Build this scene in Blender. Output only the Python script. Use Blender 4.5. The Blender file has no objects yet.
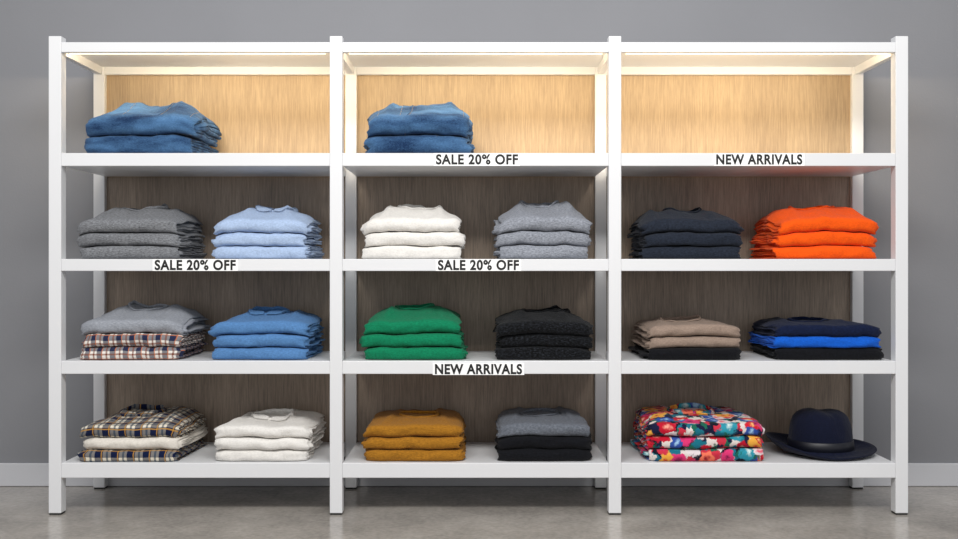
import bpy, math, random
from mathutils import Vector, noise, Matrix

S = 0.0035            # metres per elevation unit on the shelf's front plane
CAMD = 3.6
CAMZ = (515-267)*S
def X(p): return (p-479)*S
def Z(p): return (515-p)*S
sc = bpy.context.scene
COL = sc.collection

# ------------------------------------------------------------------ materials
def newmat(name):
    m = bpy.data.materials.new(name); m.use_nodes = True
    nt = m.node_tree
    return m, nt, nt.nodes["Principled BSDF"]
def lin(c):
    return tuple(((v/255)/12.92 if v/255 <= .04045 else ((v/255+.055)/1.055)**2.4) for v in c)+(1,)
def N(nt, t, **kw):
    n = nt.nodes.new(t)
    for k, v in kw.items():
        if k.startswith('i_'): n.inputs[k[2:].replace('_', ' ')].default_value = v
        else: setattr(n, k, v)
    return n
def mixc(nt, f, a, b, mode='MIX'):
    n = nt.nodes.new('ShaderNodeMix'); n.data_type = 'RGBA'; n.blend_type = mode
    for sock, v in ((n.inputs[0], f), (n.inputs[6], a), (n.inputs[7], b)):
        if isinstance(v, bpy.types.NodeSocket): nt.links.new(v, sock)
        else: sock.default_value = v
    return n.outputs[2]
def mth(nt, op, a, b=0.0, c=0.0):
    n = nt.nodes.new('ShaderNodeMath'); n.operation = op
    for i, v in enumerate((a, b, c)):
        if isinstance(v, bpy.types.NodeSocket): nt.links.new(v, n.inputs[i])
        else: n.inputs[i].default_value = v
    return n.outputs[0]

def simple(name, col, rough=.5, spec=.5, emis=None, es=0):
    m, nt, b = newmat(name)
    b.inputs['Base Color'].default_value = lin(col)
    b.inputs['Roughness'].default_value = rough
    b.inputs['Specular IOR Level'].default_value = spec
    if emis:
        b.inputs['Emission Color'].default_value = lin(emis); b.inputs['Emission Strength'].default_value = es
    return m

def painted(name, col, rough, bump=.02, scale=60, var=.06):
    m, nt, b = newmat(name)
    tc = N(nt, 'ShaderNodeTexCoord')
    n1 = N(nt, 'ShaderNodeTexNoise', i_Scale=1.3, i_Detail=5.0)
    n2 = N(nt, 'ShaderNodeTexNoise', i_Scale=scale, i_Detail=3.0)
    nt.links.new(tc.outputs['Object'], n1.inputs['Vector']); nt.links.new(tc.outputs['Object'], n2.inputs['Vector'])
    c = lin(col); d = tuple(v*(1-var*3) for v in c[:3])+(1,)
    nt.links.new(mixc(nt, n1.outputs['Fac'], d, tuple(min(1, v*(1+var*3)) for v in c[:3])+(1,)), b.inputs['Base Color'])
    bp = N(nt, 'ShaderNodeBump', i_Strength=bump, i_Distance=.01)
    nt.links.new(n2.outputs['Fac'], bp.inputs['Height']); nt.links.new(bp.outputs[0], b.inputs['Normal'])
    b.inputs['Roughness'].default_value = rough
    return m

def wood(name, c1, c2):
    m, nt, b = newmat(name)
    tc = N(nt, 'ShaderNodeTexCoord'); mp = N(nt, 'ShaderNodeMapping')
    mp.inputs['Scale'].default_value = (1, 1, .045)
    nt.links.new(tc.outputs['Object'], mp.inputs['Vector'])
    n1 = N(nt, 'ShaderNodeTexNoise', i_Scale=240.0, i_Detail=5.0, i_Roughness=.7)
    n2 = N(nt, 'ShaderNodeTexNoise', i_Scale=9.0, i_Detail=3.0, i_Distortion=.6)
    for n in (n1, n2): nt.links.new(mp.outputs[0], n.inputs['Vector'])
    f = mth(nt, 'ADD', mth(nt, 'MULTIPLY', n1.outputs['Fac'], .78), mth(nt, 'MULTIPLY', n2.outputs['Fac'], .22))
    r = N(nt, 'ShaderNodeValToRGB'); r.color_ramp.elements[0].position = .34; r.color_ramp.elements[1].position = .66
    r.color_ramp.elements[0].color = lin(c1); r.color_ramp.elements[1].color = lin(c2)
    nt.links.new(f, r.inputs[0]); nt.links.new(r.outputs[0], b.inputs['Base Color'])
    bp = N(nt, 'ShaderNodeBump', i_Strength=.12, i_Distance=.002)
    nt.links.new(f, bp.inputs['Height']); nt.links.new(bp.outputs[0], b.inputs['Normal'])
    b.inputs['Roughness'].default_value = .42
    return m

def fab_finish(nt, b, colsock, kind):
    tc = N(nt, 'ShaderNodeTexCoord')
    n = N(nt, 'ShaderNodeTexNoise', i_Scale={'knit': 330.0, 'cotton': 600.0, 'denim': 500.0, 'boucle': 190.0}[kind], i_Detail=2.0)
    w = N(nt, 'ShaderNodeTexNoise', i_Scale=26.0, i_Detail=3.0, i_Distortion=.8)
    mp = N(nt, 'ShaderNodeMapping'); mp.inputs['Scale'].default_value = (1, .45, 1)
    nt.links.new(tc.outputs['UV'], n.inputs['Vector']); nt.links.new(tc.outputs['UV'], mp.inputs['Vector'])
    nt.links.new(mp.outputs[0], w.inputs['Vector'])
    b1 = N(nt, 'ShaderNodeBump', i_Strength={'knit': .4, 'cotton': .1, 'denim': .3, 'boucle': .8}[kind], i_Distance=.002)
    b2 = N(nt, 'ShaderNodeBump', i_Strength=.7, i_Distance=.010)
    nt.links.new(n.outputs['Fac'], b1.inputs['Height']); nt.links.new(w.outputs['Fac'], b2.inputs['Height'])
    nt.links.new(b2.outputs[0], b1.inputs['Normal']); nt.links.new(b1.outputs[0], b.inputs['Normal'])
    b.inputs['Roughness'].default_value = .9
    b.inputs['Specular IOR Level'].default_value = .15
    b.inputs['Sheen Weight'].default_value = .06
    nt.links.new(colsock, b.inputs['Base Color'])

def fabric(name, col, kind='knit', heather=.12, col2=None):
    m, nt, b = newmat(name)
    tc = N(nt, 'ShaderNodeTexCoord')
    n = N(nt, 'ShaderNodeTexNoise', i_Scale=210.0, i_Detail=4.0, i_Roughness=.7)
    l = N(nt, 'ShaderNodeTexNoise', i_Scale=9.0, i_Detail=3.0)
    mp = N(nt, 'ShaderNodeMapping'); mp.inputs['Scale'].default_value = (.5, 1.4, 1)
    nt.links.new(tc.outputs['UV'], mp.inputs['Vector'])
    nt.links.new(mp.outputs[0], n.inputs['Vector']); nt.links.new(tc.outputs['UV'], l.inputs['Vector'])
    c = lin(col)
    dk = tuple(v*(1-heather*2.2) for v in c[:3])+(1,)
    lt = lin(col2) if col2 else tuple(min(1, v*(1+heather*2.2)) for v in c[:3])+(1,)
    r = N(nt, 'ShaderNodeValToRGB'); r.color_ramp.elements[0].position = .35 if not col2 else .48; r.color_ramp.elements[1].position = .65 if not col2 else .72
    r.color_ramp.elements[0].color = dk; r.color_ramp.elements[1].color = lt
    nt.links.new(n.outputs['Fac'], r.inputs[0])
    fac = mth(nt, 'MULTIPLY', l.outputs['Fac'], .35)
    cs = mixc(nt, fac, r.outputs[0], dk)
    fab_finish(nt, b, cs, kind)
    return m

def denim(name, dark, light):
    m, nt, b = newmat(name)
    tc = N(nt, 'ShaderNodeTexCoord')
    n = N(nt, 'ShaderNodeTexNoise', i_Scale=320.0, i_Detail=4.0, i_Roughness=.8)
    l = N(nt, 'ShaderNodeTexNoise', i_Scale=11.0, i_Detail=6.0, i_Roughness=.6)
    mp = N(nt, 'ShaderNodeMapping'); mp.inputs['Scale'].default_value = (.45, 1.5, 1)
    nt.links.new(tc.outputs['UV'], mp.inputs['Vector'])
    nt.links.new(mp.outputs[0], n.inputs['Vector']); nt.links.new(mp.outputs[0], l.inputs['Vector'])
    f = mth(nt, 'ADD', mth(nt, 'MULTIPLY', n.outputs['Fac'], .4), mth(nt, 'MULTIPLY', l.outputs['Fac'], .68))
    r = N(nt, 'ShaderNodeValToRGB'); r.color_ramp.elements[0].position = .42; r.color_ramp.elements[1].position = .70
    r.color_ramp.elements[0].color = lin(dark); r.color_ramp.elements[1].color = lin(light)
    nt.links.new(f, r.inputs[0])
    fab_finish(nt, b, r.outputs[0], 'denim')
    return m

def plaid(name, base, c1, c2, thin, per=.062, wide=.42):
    m, nt, b = newmat(name)
    tc = N(nt, 'ShaderNodeTexCoord'); sp = N(nt, 'ShaderNodeSeparateXYZ')
    nt.links.new(tc.outputs['UV'], sp.inputs[0])
    def band(s, off, w, p=per):
        fr = mth(nt, 'FRACT', mth(nt, 'ADD', mth(nt, 'DIVIDE', s, p), off+50))
        return mth(nt, 'LESS_THAN', fr, w)
    u, v = sp.outputs[0], sp.outputs[1]
    def both(off, w):
        return mth(nt, 'MULTIPLY', mth(nt, 'ADD', band(u, off, w), band(v, off, w)), .5)
    col = mixc(nt, mth(nt, 'MINIMUM', mth(nt, 'MULTIPLY', both(0, wide), 1.5), 1.0), lin(base), lin(c1))
    col = mixc(nt, mth(nt, 'MULTIPLY', both(.30, .13), 1.4), col, lin(c2))
    col = mixc(nt, mth(nt, 'MULTIPLY', both(.62, .07), 1.4), col, lin(thin))
    fab_finish(nt, b, col, 'cotton')
    return m

def floral(name):
    m, nt, b = newmat(name)
    tc = N(nt, 'ShaderNodeTexCoord')
    nz = N(nt, 'ShaderNodeTexNoise', i_Scale=22.0, i_Detail=5.0, i_Roughness=.65)
    nt.links.new(tc.outputs['UV'], nz.inputs['Vector'])
    va = N(nt, 'ShaderNodeVectorMath', operation='MULTIPLY_ADD')
    va.inputs[1].default_value = (.075, .075, 0)
    nt.links.new(nz.outputs['Color'], va.inputs[0]); nt.links.new(tc.outputs['UV'], va.inputs[2])
    def vor(scale):
        v = N(nt, 'ShaderNodeTexVoronoi', i_Scale=scale); v.voronoi_dimensions = '2D'; nt.links.new(va.outputs[0], v.inputs['Vector']); return v
    v1, v2 = vor(17.0), vor(48.0)
    def ramp(v, stops, ch=0):
        s = N(nt, 'ShaderNodeSeparateXYZ'); nt.links.new(v.outputs['Color'], s.inputs[0])
        r = N(nt, 'ShaderNodeValToRGB'); r.color_ramp.interpolation = 'CONSTANT'
        e = r.color_ramp.elements
        e[0].position = 0; e[0].color = lin(stops[0]); e[1].position = 1/len(stops); e[1].color = lin(stops[1])
        for i, c in enumerate(stops[2:]):
            k = e.new((i+2)/len(stops)); k.color = lin(c)
        nt.links.new(s.outputs[ch], r.inputs[0]); return r.outputs[0]
    petal = ramp(v1, [(208, 30, 50), (240, 120, 92), (226, 214, 216), (220, 56, 116), (46, 146, 166), (240, 174, 70), (190, 20, 46), (50, 80, 160)])
    heart = ramp(v1, [(248, 190, 120), (150, 16, 40), (230, 100, 120), (120, 20, 70), (210, 230, 226), (204, 56, 40), (240, 160, 140), (160, 200, 230)])
    bg = ramp(v2, [(16, 18, 36), (30, 100, 80), (200, 50, 70), (222, 212, 206), (24, 28, 60), (26, 110, 130)], 1)
    r1 = N(nt, 'ShaderNodeMapRange', i_From_Min=.06, i_From_Max=.26); nt.links.new(v1.outputs['Distance'], r1.inputs[0])
    r2 = N(nt, 'ShaderNodeMapRange', i_From_Min=.44, i_From_Max=.52); nt.links.new(v1.outputs['Distance'], r2.inputs[0])
    col = mixc(nt, r1.outputs[0], heart, petal)
    col = mixc(nt, r2.outputs[0], col, bg)
    fab_finish(nt, b, col, 'cotton')
    return m

M_white = painted('white_painted_steel', (224, 225, 227), .36, .01, 90, .02)
M_wall = painted('gray_plaster', (131, 132, 136), .85, .05, 120, .04)
M_base = painted('baseboard_paint', (196, 197, 201), .5, .01, 60, .01)
M_wood_l = wood('lit_oak_veneer', (148, 125, 97), (186, 161, 127))  # same oak as the lower bays, warm strip light put into the colour
M_wood_d = wood('shaded_oak_veneer', (118, 105, 93), (170, 152, 134))  # same oak again, shade of the unlit lower bays put into the colour
M_rubber = simple('black_rubber', (20, 20, 20), .8)
M_led = simple('led_diffuser', (255, 240, 210), .4, .5, (255, 226, 165), 2.6)
M_text = simple('black_print', (8, 8, 10), .6)
M_label = simple('label_card', (253, 253, 253), .5)
M_stitch = simple('tan_stitching', (150, 132, 108), .8)

def concrete():
    m, nt, b = newmat('polished_concrete')
    tc = N(nt, 'ShaderNodeTexCoord')
    n1 = N(nt, 'ShaderNodeTexNoise', i_Scale=3.0, i_Detail=9.0, i_Roughness=.68)
    n2 = N(nt, 'ShaderNodeTexNoise', i_Scale=60.0, i_Detail=5.0)
    for n in (n1, n2): nt.links.new(tc.outputs['Object'], n.inputs['Vector'])
    f = mth(nt, 'ADD', mth(nt, 'MULTIPLY', n1.outputs['Fac'], .7), mth(nt, 'MULTIPLY', n2.outputs['Fac'], .3))
    r = N(nt, 'ShaderNodeValToRGB'); r.color_ramp.elements[0].position = .36; r.color_ramp.elements[1].position = .64
    r.color_ramp.elements[0].color = lin((136, 131, 125)); r.color_ramp.elements[1].color = lin((180, 174, 166))
    nt.links.new(f, r.inputs[0]); nt.links.new(r.outputs[0], b.inputs['Base Color'])
    rr = N(nt, 'ShaderNodeMapRange', i_To_Min=.10, i_To_Max=.30); nt.links.new(n1.outputs['Fac'], rr.inputs[0])
    nt.links.new(rr.outputs[0], b.inputs['Roughness'])
    return m
M_floor = concrete()

# ------------------------------------------------------------------ helpers
def mesh_obj(name, verts, faces, mats, fm=None, uvs=None, smooth=False, parent=None):
    me = bpy.data.meshes.new(name); me.from_pydata(verts, [], faces); me.update()
    for m in mats: me.materials.append(m)
    if fm: me.polygons.foreach_set('material_index', fm)
    if smooth: me.polygons.foreach_set('use_smooth', [True]*len(faces))
    if uvs:
        ul = me.uv_layers.new(name='UVMap')
        li = [0]*len(me.loops); me.loops.foreach_get('vertex_index', li)
        flat = []
        for i in li: flat += uvs[i]
        ul.data.foreach_set('uv', flat)
    o = bpy.data.objects.new(name, me); COL.objects.link(o)
    if parent: o.parent = parent
    return o
def boxg(x0, x1, y0, y1, z0, z1):
    v = [(x, y, z) for x in (x0, x1) for y in (y0, y1) for z in (z0, z1)]
    f = [(0, 1, 3, 2), (4, 6, 7, 5), (0, 4, 5, 1), (2, 3, 7, 6), (0, 2, 6, 4), (1, 5, 7, 3)]
    return v, f
def box(name, x0, x1, y0, y1, z0, z1, mat, parent=None, bev=.0):
    v, f = boxg(x0, x1, y0, y1, z0, z1)
    o = mesh_obj(name, v, f, [mat], parent=parent)
    if bev:
        b = o.modifiers.new('bevel', 'BEVEL'); b.width = bev; b.segments = 2
    return o

# ------------------------------------------------------------------ room
YW = .476
box('floor', -5, 5, -6.5, YW+.1, -.1, 0, M_floor)
box('wall_back', -5, 5, YW, YW+.1, 0, 3.1, M_wall)
box('baseboard_back', -5, 5, YW-.012, YW, 0.001, .092, M_base, bev=.003)

# ------------------------------------------------------------------ shelving unit
unit = bpy.data.objects.new('shelving_unit', None); COL.objects.link(unit)
PW = .044
posts = [X(54.8), X(336), X(615), X(902)]
YB0, YB1 = .418, .460
ztop = Z(36)
for i, px in enumerate(posts):
    for nm, y0, y1 in (('front_post', 0, PW), ('back_post', YB0, YB1)):
        box(f'{nm}_{i+1}', px-PW/2, px+PW/2, y0, y1, .006, ztop, M_white, unit, .002)
        box(f'{nm}_foot_{i+1}', px-PW/2+.002, px+PW/2-.002, y0+.002, y1-.002, 0, .006, M_rubber, unit)
    box(f'top_side_rail_{i+1}', px-.012, px+.012, PW, YB0, Z(52), Z(42.5), M_white, unit, .001)
shelf_z = [(153, 166), (259, 271), (361, 374), (463, 478)]
for b in range(3):
    xa, xb = posts[b]+PW/2, posts[b+1]-PW/2
    box(f'top_front_rail_{b+1}', xa, xb, .002, .024, Z(52), Z(42), M_white, unit, .0015)
    box(f'top_back_rail_{b+1}', xa, xb, YB0+.004, YB0+.02, Z(52), Z(42), M_white, unit, .0015)
    box(f'top_panel_{b+1}', xa-.01, xb+.01, .024, YB0+.004, Z(43.5), Z(42), M_white, unit)
    box(f'led_strip_{b+1}', xa+.02, xb-.02, .0245, .034, Z(52.5), Z(50), M_led, unit)
    for k, (t, bo) in enumerate(shelf_z):
        box(f'shelf_{b+1}_{k+1}', xa, xb, .001, YB0+(.004 if k == 0 else .014), Z(bo), Z(t), M_white, unit, .002)
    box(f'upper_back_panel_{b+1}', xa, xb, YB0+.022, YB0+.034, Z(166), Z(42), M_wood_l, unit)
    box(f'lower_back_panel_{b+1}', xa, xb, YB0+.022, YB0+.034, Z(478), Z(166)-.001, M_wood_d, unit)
    L = bpy.data.lights.new(f'shelf_light_{b+1}', 'AREA'); L.shape = 'RECTANGLE'
    L.size = xb-xa-.06; L.size_y = .02; L.energy = 2.9; L.color = (1, .80, .52)
    lo = bpy.data.objects.new(f'shelf_light_{b+1}', L); COL.objects.link(lo); lo.parent = unit
    lo.location = ((xa+xb)/2, .045, Z(51)); lo.rotation_euler = (math.radians(76), 0, 0)

# ------------------------------------------------------------------ garments
def sstep(a, b, x):
    t = max(0, min(1, (x-a)/(b-a))); return t*t*(3-2*t)
def nz(a, b, c=0.): return noise.noise(Vector((a, b, c)))

class Buf:
    def __init__(s): s.v = []; s.f = []; s.m = []; s.uv = []

def strip(B, path, t, W, xo, deform, mi, uo, nx=32):
    n = len(path); base = len(B.v)
    rho = min(t*.5, .006)
    xs = [-W/2, -W/2+rho*.3, -W/2+rho]
    xs += [-W/2+rho+(W-2*rho)*(i/nx) for i in range(1, nx)]
    xs += [W/2-rho, W/2-rho*.3, W/2]
    m = len(xs); arc = 0; prev = path[0]
    for i, (y, z) in enumerate(path):
        a = path[max(0, i-1)]; c = path[min(n-1, i+1)]
        ty, tz = c[0]-a[0], c[1]-a[1]; l = math.hypot(ty, tz) or 1
        ny, nzn = tz/l, -ty/l
        arc += math.hypot(y-prev[0], z-prev[1]); prev = (y, z)
        for sgn in (1, -1):
            for x in xs:
                e = max(0, (abs(x)-(W/2-rho))/rho); f = math.sqrt(max(0, 1-e*e))*.85+.15
                h = t/2*f*sgn
                B.v.append(deform(x+xo, y+ny*h, z+nzn*h)); B.uv.append((x+uo, arc+uo*.7))
    def idx(i, s, j): return base+(i*2+s)*m+j
    def F(*q): B.f.append(q); B.m.append(mi)
    for i in range(n-1):
        for j in range(m-1):
            F(idx(i, 0, j), idx(i, 0, j+1), idx(i+1, 0, j+1), idx(i+1, 0, j))
            F(idx(i, 1, j), idx(i+1, 1, j), idx(i+1, 1, j+1), idx(i, 1, j+1))
        F(idx(i, 0, 0), idx(i+1, 0, 0), idx(i+1, 1, 0), idx(i, 1, 0))
        F(idx(i, 0, m-1), idx(i, 1, m-1), idx(i+1, 1, m-1), idx(i+1, 0, m-1))
    for i in (0, n-1):
        for j in range(m-1):
            F(idx(i, 0, j), idx(i, 0, j+1), idx(i, 1, j+1), idx(i, 1, j))

def tube(B, pts, r, mi, nc=6):
    nb = len(B.v); n = len(pts)
    for i, p in enumerate(pts):
        a = Vector(pts[max(0, i-1)]); c = Vector(pts[min(n-1, i+1)])
        d = (c-a).normalized(); s = d.orthogonal().normalized(); q = d.cross(s)
        for j in range(nc):
            th = 2*math.pi*j/nc
            w = Vector(p)+s*r*math.cos(th)+q*r*math.sin(th)
            B.v.append(tuple(w)); B.uv.append((i*.004, j*.001))
    for i in range(n-1):
        for j in range(nc):
            B.f.append((nb+i*nc+j, nb+i*nc+(j+1) % nc, nb+(i+1)*nc+(j+1) % nc, nb+(i+1)*nc+j)); B.m.append(mi)

def upath(D, T, r, f0):
    c = T/2; yc = f0+r*1.0+.004
    p = [(D-(D-yc)*i/12, c-r) for i in range(12)]
    for i in range(11):
        a = -math.pi/2+math.pi*i/10
        ca, sa = math.cos(a), math.sin(a)
        p.append((yc-abs(ca)**.8*r*1.0, c+math.copysign(abs(sa)**.8, sa)*r))
    p += [(yc+(D-yc)*i/12, c+r) for i in range(1, 13)]
    return p

def stack(name, x0, x1, base, ytop, mats, Tpx=13.0, nl=3, seed=0, collar='crew', D=.366, y0=.022, skew=0., wr=1.2, jeans=False, fall=.58):
    """mats bottom -> top: one material per folded garment"""
    rnd = random.Random(seed*7+3)
    kk = (CAMD+y0)/CAMD
    xa, xb = X(x0)*kk, X(x1)*kk
    cx, W0 = (xa+xb)/2, xb-xa
    z0 = Z(base)+.0005
    T = Tpx*S; n = len(mats)
    ztopw = CAMZ+(267-ytop)*S*(CAMD+y0+.2)/CAMD
    rear = max(T*1.1, ztopw-z0-(n-1)*T-(.012 if collar else .002))
    B = Buf(); ml = []
    for m in mats:
        if m not in ml: ml.append(m)
    def low(k, u, v):
        return T*(1-.11*min(1, abs(u))**8+.11*nz(u*1.6+k*3.1, v*2, seed*1.7)+.04*nz(u*5, v*4, seed+k))
    p1, p2 = rnd.uniform(.42, .72), rnd.uniform(.42, .72)
    def topth(u, v):
        uu = abs(u-skew*.2*v)
        edge = p1 if u < 0 else p2
        s = sstep(-.04, .55, v)*(1-(.45 if jeans else fall)*sstep(edge, 1.06, uu))*(1-.22*sstep(.75, 1, v))
        s *= 1+.30*nz(u*2.1+9, v*2.0, seed*2.3)
        s += .12*nz(u*4.5, v*4, seed)*sstep(.1, .4, v)
        rid = math.exp(-((uu-edge-.10+.25*v)/.06)**2)*.007*sstep(.05, .3, v)
        return T*(1-.10*min(1, abs(u))**8)+(rear-T)*s+rid
    for k, m in enumerate(mats):
        mi = ml.index(m); last = k == n-1
        Wk = W0*(1+rnd.uniform(-.03, .02)); xo = rnd.uniform(-.005, .005); yo = rnd.uniform(-.003, .007)
        sd = seed*5.3+k*11.7
        def deform(x, y, z, k=k, Wk=Wk, xo=xo, yo=yo, sd=sd, last=last):
            u, v = 2*x/Wk, y/D; zn = z/T
            H = sum(low(q, u, v) for q in range(k))
            th = topth(u, v) if last else low(k, u, v)
            zz = z0+H+zn*th*.965
            w = .0022*wr
            zz += w*nz(x*24, y*13, sd)*(min(1, zn*1.5) if k == 0 else 1)
            fr = max(0, 1-v*2.5)
            yy = y0+y+yo+.018*min(1.1, abs(u))**9*fr+.007*nz(x*6, sd, zn)+.004*wr*nz(x*26, zn*3, sd+5)
            side = sstep(.66, 1, abs(u))
            xx = cx+x+xo+side*(.014*nz(y*7, zn*1.2, sd+2)+.008*wr*nz(y*14, zn*4.5, sd+8))
            zz += side*.006*nz(y*12, zn*3, sd+12)*min(1, zn*2)
            if last: xx -= math.copysign(1, u)*side*.008*sstep(.2, .9, v)*zn
            if jeans: xx += math.copysign(1, u)*side*.016*math.sin(zn*math.pi)*sstep(0, .2, v)
            return (xx, max(yy, .004), max(zz, z0))
        t = T/(2*nl)
        for q in range(nl):
            r = T/2-t*(q+.5)
            strip(B, upath(D-(.004*q), T, r, t*q*.9), t*.88, Wk+rnd.uniform(-.016, .018)*(1 if q else .3), rnd.uniform(-.008, .008)*(q > 0), deform, mi, seed*.37+k*.21+q*.05)
        if jeans:
            if M_stitch not in ml: ml.append(M_stitch)
            si = ml.index(M_stitch)
            c = T/2
            def surf(x, a, ex=.0006):     # a: 0..1 front arc (bottom->top), >1 along the top
                if a <= 1:
                    an = -math.pi/2+math.pi*a
                    ca, sa = math.cos(an), math.sin(an)
                    return deform(x, T/2*1.0+.004-abs(ca)**.8*(T/2+ex), c+math.copysign(abs(sa)**.8, sa)*(T/2+ex))
                return deform(x, T/2+.004+(a-1)*.3, T+ex)
            def dashes(P):
                for i in range(len(P)-1):
                    A, C = Vector(P[i]), Vector(P[i+1])
                    tube(B, [tuple(A), tuple(A.lerp(C, .66))], .0007, si, 5)
            # flat-felled leg seam running lengthwise round the fold, one per pair
            xb = (-.05, .05)[k]*(1 if seed == 1 else -1)
            tube(B, [surf(xb+.03*(a/30), a/20, .0000) for a in range(0, 38)], .0024, mi, 8)
            dashes([surf(xb+.006+.03*(a/30), a/20) for a in range(1, 38)])
            # long side seam along the leg on the front fold
            av = .60 if last else .42
            P = [surf(-Wk*.48+Wk*.96*i/70, av+.03*math.sin(i*.08+k)) for i in range(71)]
            tube(B, P, .0020, mi, 8)
            dashes([surf(-Wk*.48+Wk*.96*i/70, av+.07+.03*math.sin(i*.08+k)) for i in range(71)])
            # hem stitching at the open end of the legs
            dashes([surf(Wk*.455, a/20, .0006) for a in range(0, 38)])
            # U-shaped back-pocket stitching on the upper pair
            if last:
                pk = []
                for i in range(25):
                    tt = i/24
                    if tt < .35: pk.append(surf(-.145, 1.75-tt/.35*.95))
                    elif tt < .65: pk.append(surf(-.145+(tt-.35)/.3*.085, .80-.12*math.sin((tt-.35)/.3*math.pi)))
                    else: pk.append(surf(-.060, .80+(tt-.65)/.35*.95))
                dashes(pk)
        if last and collar:
            df = deform; ccx = rnd.uniform(-.03, .03)+skew*.03; ccy = D*.60
            a, bq = rnd.uniform(.064, .08), .06
            hh = .012 if collar == 'crew' else .020
            nb = len(B.v); NT, NC = 40, 8
            tw = rnd.uniform(-.4, .4)
            for i in range(NT):
                th = 2*math.pi*i/NT
                for j in range(NC):
                    ph = 2*math.pi*j/NC
                    back = .5+.5*math.sin(th+tw)
                    rr = 1+.10*nz(math.cos(th)*1.5, math.sin(th)*1.5, sd+4)
                    ex = .0055*math.cos(ph)
                    h = hh*(.35+.85*back)
                    flare = (.5-.5*math.sin(ph))*(.008 if collar == 'shirt' else .002)
                    px = ccx+(a*rr+ex+flare)*math.cos(th); py = ccy+(bq*rr+ex+flare)*math.sin(th)
                    P = df(px, py, T)
                    B.v.append((P[0], P[1], P[2]+h*.5*math.sin(ph)+h*.28+.004*nz(th*2, 0, sd)))
                    B.uv.append((th*.07, ph*.005))
            for i in range(NT):
                for j in range(NC):
                    B.f.append((nb+i*NC+j, nb+((i+1) % NT)*NC+j, nb+((i+1) % NT)*NC+(j+1) % NC, nb+i*NC+(j+1) % NC)); B.m.append(mi)
            if collar == 'shirt':   # two collar points lying on the front
                for sg in (-1, 1):
                    nb = len(B.v)
                    G = 6
                    for lay in (0, 1):
                        for i in range(G+1):
                            for j in range(G+1):
                                p, q = i/G, j/G
                                px = ccx+sg*(.006+.066*p*(1-.25*q)); py = ccy-bq*(1-.45*p)-q*(.022+.030*math.sin(p*2.2))
                                P = df(px, py, T)
                                B.v.append((P[0], P[1], P[2]+.010*(1-q*.6)-.004*lay)); B.uv.append((px+.3, py+.1))
                    Q = (G+1)**2
                    for lay in (0, 1):
                        for i in range(G):
                            for j in range(G):
                                a0 = nb+lay*Q+i*(G+1)+j
                                B.f.append((a0, a0+1, a0+G+2, a0+G+1)); B.m.append(mi)
    o = mesh_obj(name, B.v, B.f, ml, B.m, B.uv, True)
    return o

f_gray = fabric('gray_marl_knit', (124, 126, 130), 'knit', .24)
f_lgray = fabric('light_gray_knit', (150, 154, 162), 'knit', .12)
f_lblue = fabric('light_blue_cotton', (166, 186, 216), 'cotton', .08)
f_white = fabric('white_knit', (228, 225, 220), 'knit', .05)
f_cream = fabric('cream_cotton', (222, 216, 206), 'cotton', .05)
f_hgray = fabric('heather_gray', (142, 146, 155), 'knit', .2)
f_navyg = fabric('slate_navy_knit', (36, 42, 54), 'knit', .25)
f_orange = fabric('orange_knit', (240, 88, 14), 'knit', .07)
f_blue = fabric('blue_chambray', (84, 128, 178), 'cotton', .1)
f_green = fabric('green_knit', (12, 122, 84), 'knit', .12)
f_black = fabric('black_boucle', (10, 11, 14), 'boucle', .3, (58, 62, 70))
f_blk = fabric('black_cotton', (16, 17, 22), 'knit', .25)
f_taupe = fabric('taupe_knit', (150, 131, 118), 'knit', .1)
f_navy = fabric('navy_knit', (15, 26, 56), 'knit', .2)
f_royal = fabric('royal_blue_knit', (18, 92, 200), 'knit', .1)
f_must = fabric('mustard_knit', (162, 110, 32), 'knit', .14)
f_slate = fabric('slate_gray_knit', (104, 109, 118), 'knit', .2)
f_den = denim('blue_denim', (18, 42, 76), (84, 126, 170))
f_pl1 = plaid('brown_check_flannel', (230, 224, 216), (36, 42, 70), (120, 66, 48), (204, 116, 66), .046)
f_pl2 = plaid('navy_check_flannel', (220, 212, 194), (12, 24, 58), (28, 56, 78), (190, 140, 60), .056, .5)
f_flo = floral('floral_print')

stack('folded_jeans', 84, 190, 153, 104, [f_den, f_den], 20, 3, 1, None, D=.36, jeans=True, wr=1.5)
stack('folded_jeans', 366, 467, 153, 104, [f_den, f_den], 20, 3, 2, None, D=.36, jeans=True, wr=1.5)
stack('folded_sweaters', 76, 176, 259, 205, [f_gray]*3, 13.5, 3, 3, 'crew')
stack('folded_shirts', 212, 306, 259, 206, [f_lblue]*3, 13.5, 3, 4, 'shirt')
stack('folded_sweaters', 363, 462, 259, 204, [f_white]*3, 13.5, 3, 5, 'crew')
stack('folded_sweaters', 498, 590, 259, 200, [f_hgray]*3, 14, 3, 6, 'crew')
stack('folded_sweaters', 645, 743, 259, 206, [f_navyg]*3, 13.5, 3, 7, 'crew')
stack('folded_sweaters', 780, 878, 259, 205, [f_orange]*3, 14, 3, 8, 'crew')
stack('folded_shirts', 78, 178, 361, 303, [f_pl1, f_pl1, f_lgray], 13.5, 3, 9, 'crew')
stack('folded_shirts', 212, 307, 361, 309, [f_blue]*3, 13, 3, 10, 'shirt')
stack('folded_sweaters', 363, 461, 361, 304, [f_green]*3, 13.5, 3, 11, 'crew')
stack('folded_sweaters', 498, 592, 361, 307, [f_black]*3, 13, 3, 12, 'crew')
stack('folded_sweaters', 649, 743, 361, 317, [f_blk, f_taupe, f_taupe], 12, 3, 13, 'crew')
stack('folded_sweaters', 778, 883, 361, 317, [f_blk, f_royal, f_navy], 12, 3, 14, 'crew')
stack('folded_plaid_shirts', 80, 177, 464, 409, [f_pl2, f_cream, f_pl2], 12.5, 3, 15, 'shirt', y0=.01)
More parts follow.
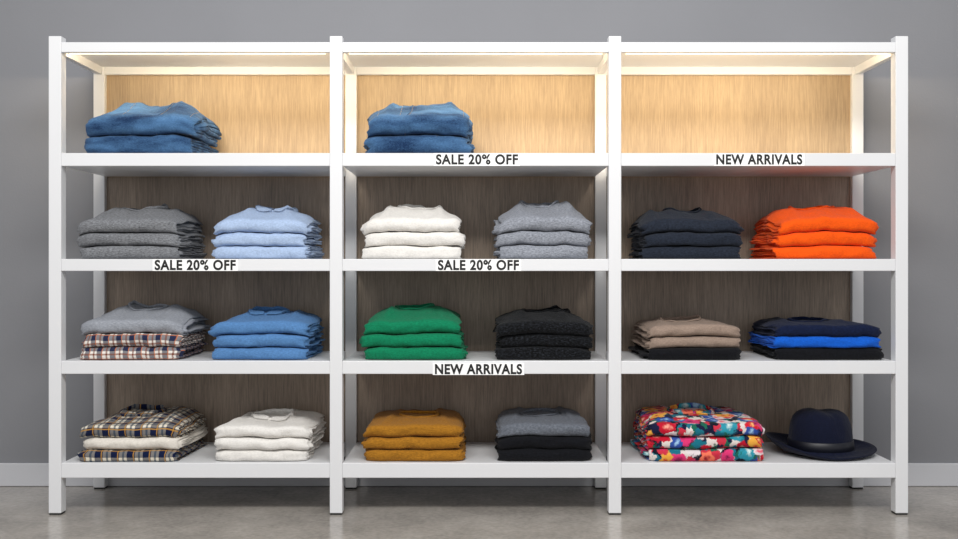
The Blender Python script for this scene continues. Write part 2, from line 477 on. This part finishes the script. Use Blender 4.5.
stack('folded_shirts', 214, 307, 463, 415, [f_white]*3, 12, 3, 16, 'shirt', y0=.01)
stack('folded_sweaters', 363, 461, 463, 414, [f_must]*3, 12.5, 3, 17, 'crew', y0=.01)
stack('folded_sweaters', 498, 592, 463, 411, [f_blk, f_blk, f_slate], 13, 3, 18, 'crew', y0=.01)
stack('folded_floral_shirts', 648, 765, 463, 407, [f_flo]*3, 13, 3, 19, 'shirt', wr=.6, y0=.01, fall=.4)

# ------------------------------------------------------------------ hat
def hat():
    felt = fabric('navy_felt', (16, 21, 42), 'knit', .12)
    ribbon = simple('hat_ribbon', (8, 11, 24), .45)
    prof = [(.0, .164), (.02, .1645), (.045, .163), (.068, .157), (.086, .147), (.099, .132), (.107, .110), (.112, .08), (.115, .045), (.117, .022),
            (.123, .013), (.138, .009), (.158, .009), (.176, .012), (.190, .018), (.1955, .022), (.1965, .019), (.190, .013), (.176, .007), (.158, .004), (.138, .003), (.118, .004), (.110, .012), (.106, .04)]
    NS = 72; v = []; f = []; m = []; uv = []
    cx, cy, z0 = X(821)*1.055, .205, Z(463)
    for (r, z) in prof:
        for i in range(NS):
            a = 2*math.pi*i/NS
            x, y = r*math.cos(a), r*math.sin(a)*.98
            zz = z
            if r < .13 and z > .03:
                tf = sstep(.06, .16, z)
                zz -= .010*math.exp(-((x-.01)/.03)**2)*tf*(1-sstep(.06, .11, abs(y)))
                if y < 0: x *= 1-.08*tf*sstep(0, .09, -y)
            if r > .125:
                rr = (r-.125)/.07
                zz += rr*(.040*(math.cos(a) < 0)*abs(math.cos(a))**1.5+.006*(math.cos(a) > 0)*abs(math.cos(a))+.010*max(0, math.sin(a))-.008*max(0, -math.sin(a)))
            zz = max(zz, .0005)
            v.append((cx+x, cy+y, z0+zz)); uv.append((a*.1, r+z))
    for k in range(len(prof)-1):
        for i in range(NS):
            f.append((k*NS+i, k*NS+(i+1) % NS, (k+1)*NS+(i+1) % NS, (k+1)*NS+i)); m.append(0)
    f.append(tuple(range(NS))); m.append(0)
    b0 = len(v)
    for (r, z) in [(.1175, .016), (.1195, .018), (.1170, .050), (.1145, .052)]:
        for i in range(NS):
            a = 2*math.pi*i/NS
            x, y = r*math.cos(a), r*math.sin(a)*.98
            v.append((cx+x, cy+y, z0+z)); uv.append((a*.1, z))
    for k in range(3):
        for i in range(NS):
            f.append((b0+k*NS+i, b0+k*NS+(i+1) % NS, b0+(k+1)*NS+(i+1) % NS, b0+(k+1)*NS+i)); m.append(1)
    mesh_obj('fedora_hat', v, f, [felt, ribbon], m, uv, True)
hat()

# ------------------------------------------------------------------ shelf signs
def sign(name, text, pc, py0, py1, wpx):
    verts, faces = boxg(X(pc)-wpx*S/2-.008, X(pc)+wpx*S/2+.008, -.003, .0005, Z(py1)+.0005, Z(py0)-.0005)
    fm = [0]*6
    cu = bpy.data.curves.new('txt', 'FONT'); cu.body = text; cu.size = 1; cu.offset = .036; cu.space_character = 1.1
    to = bpy.data.objects.new('txt', cu); COL.objects.link(to)
    bpy.context.view_layer.update()
    me = bpy.data.meshes.new_from_object(to.evaluated_get(bpy.context.evaluated_depsgraph_get()))
    vs = [p.co.copy() for p in me.vertices]; fs = [tuple(p.vertices) for p in me.polygons]
    bpy.data.objects.remove(to)
    x0 = min(p.x for p in vs); x1 = max(p.x for p in vs); y0 = min(p.y for p in vs); y1 = max(p.y for p in vs)
    w = wpx*S; h = 10.4*S; zc = (Z(py0)+Z(py1))/2
    nb = len(verts)
    for p in vs:
        verts.append((X(pc-wpx/2)+(p.x-x0)/(x1-x0)*w, -.0037, zc-h/2+(p.y-y0)/(y1-y0)*h))
    for q in fs: faces.append(tuple(i+nb for i in q)); fm.append(1)
    mesh_obj(name, verts, faces, [M_label, M_text], fm)
sign('sale_sign', 'SALE 20% OFF', 477, 153, 166, 82)
sign('sale_sign', 'SALE 20% OFF', 195.5, 259, 271, 81)
sign('sale_sign', 'SALE 20% OFF', 478.5, 259, 271, 81)
sign('new_arrivals_sign', 'NEW ARRIVALS', 759, 153, 166, 86)
sign('new_arrivals_sign', 'NEW ARRIVALS', 478.5, 363, 375, 87)

# ------------------------------------------------------------------ lights
w = bpy.data.worlds.new('world'); sc.world = w; w.use_nodes = True
w.node_tree.nodes['Background'].inputs[0].default_value = (.96, .97, 1, 1)
w.node_tree.nodes['Background'].inputs[1].default_value = .64
def area(name, loc, tgt, sx, sy, e, col=(1, 1, 1)):
    L = bpy.data.lights.new(name, 'AREA'); L.shape = 'RECTANGLE'; L.size = sx; L.size_y = sy; L.energy = e; L.color = col
    o = bpy.data.objects.new(name, L); COL.objects.link(o); o.location = loc
    o.rotation_euler = (Vector(tgt)-Vector(loc)).to_track_quat('-Z', 'Y').to_euler()
area('ceiling_light', (0, -2.6, 2.9), (0, .2, .7), 3.2, .6, 112, (1, .98, .95))

# ------------------------------------------------------------------ camera
cam = bpy.data.cameras.new('camera'); co = bpy.data.objects.new('camera', cam); COL.objects.link(co)
co.location = (0, -CAMD, CAMZ); co.rotation_euler = (math.radians(90), 0, 0)
cam.sensor_width = 36; cam.lens = 36*(CAMD/S)/958; cam.shift_y = -(269.5-267)/958
cam.clip_start = .05
sc.camera = co
sc.view_settings.view_transform = 'Standard'
sc.view_settings.look = 'None'
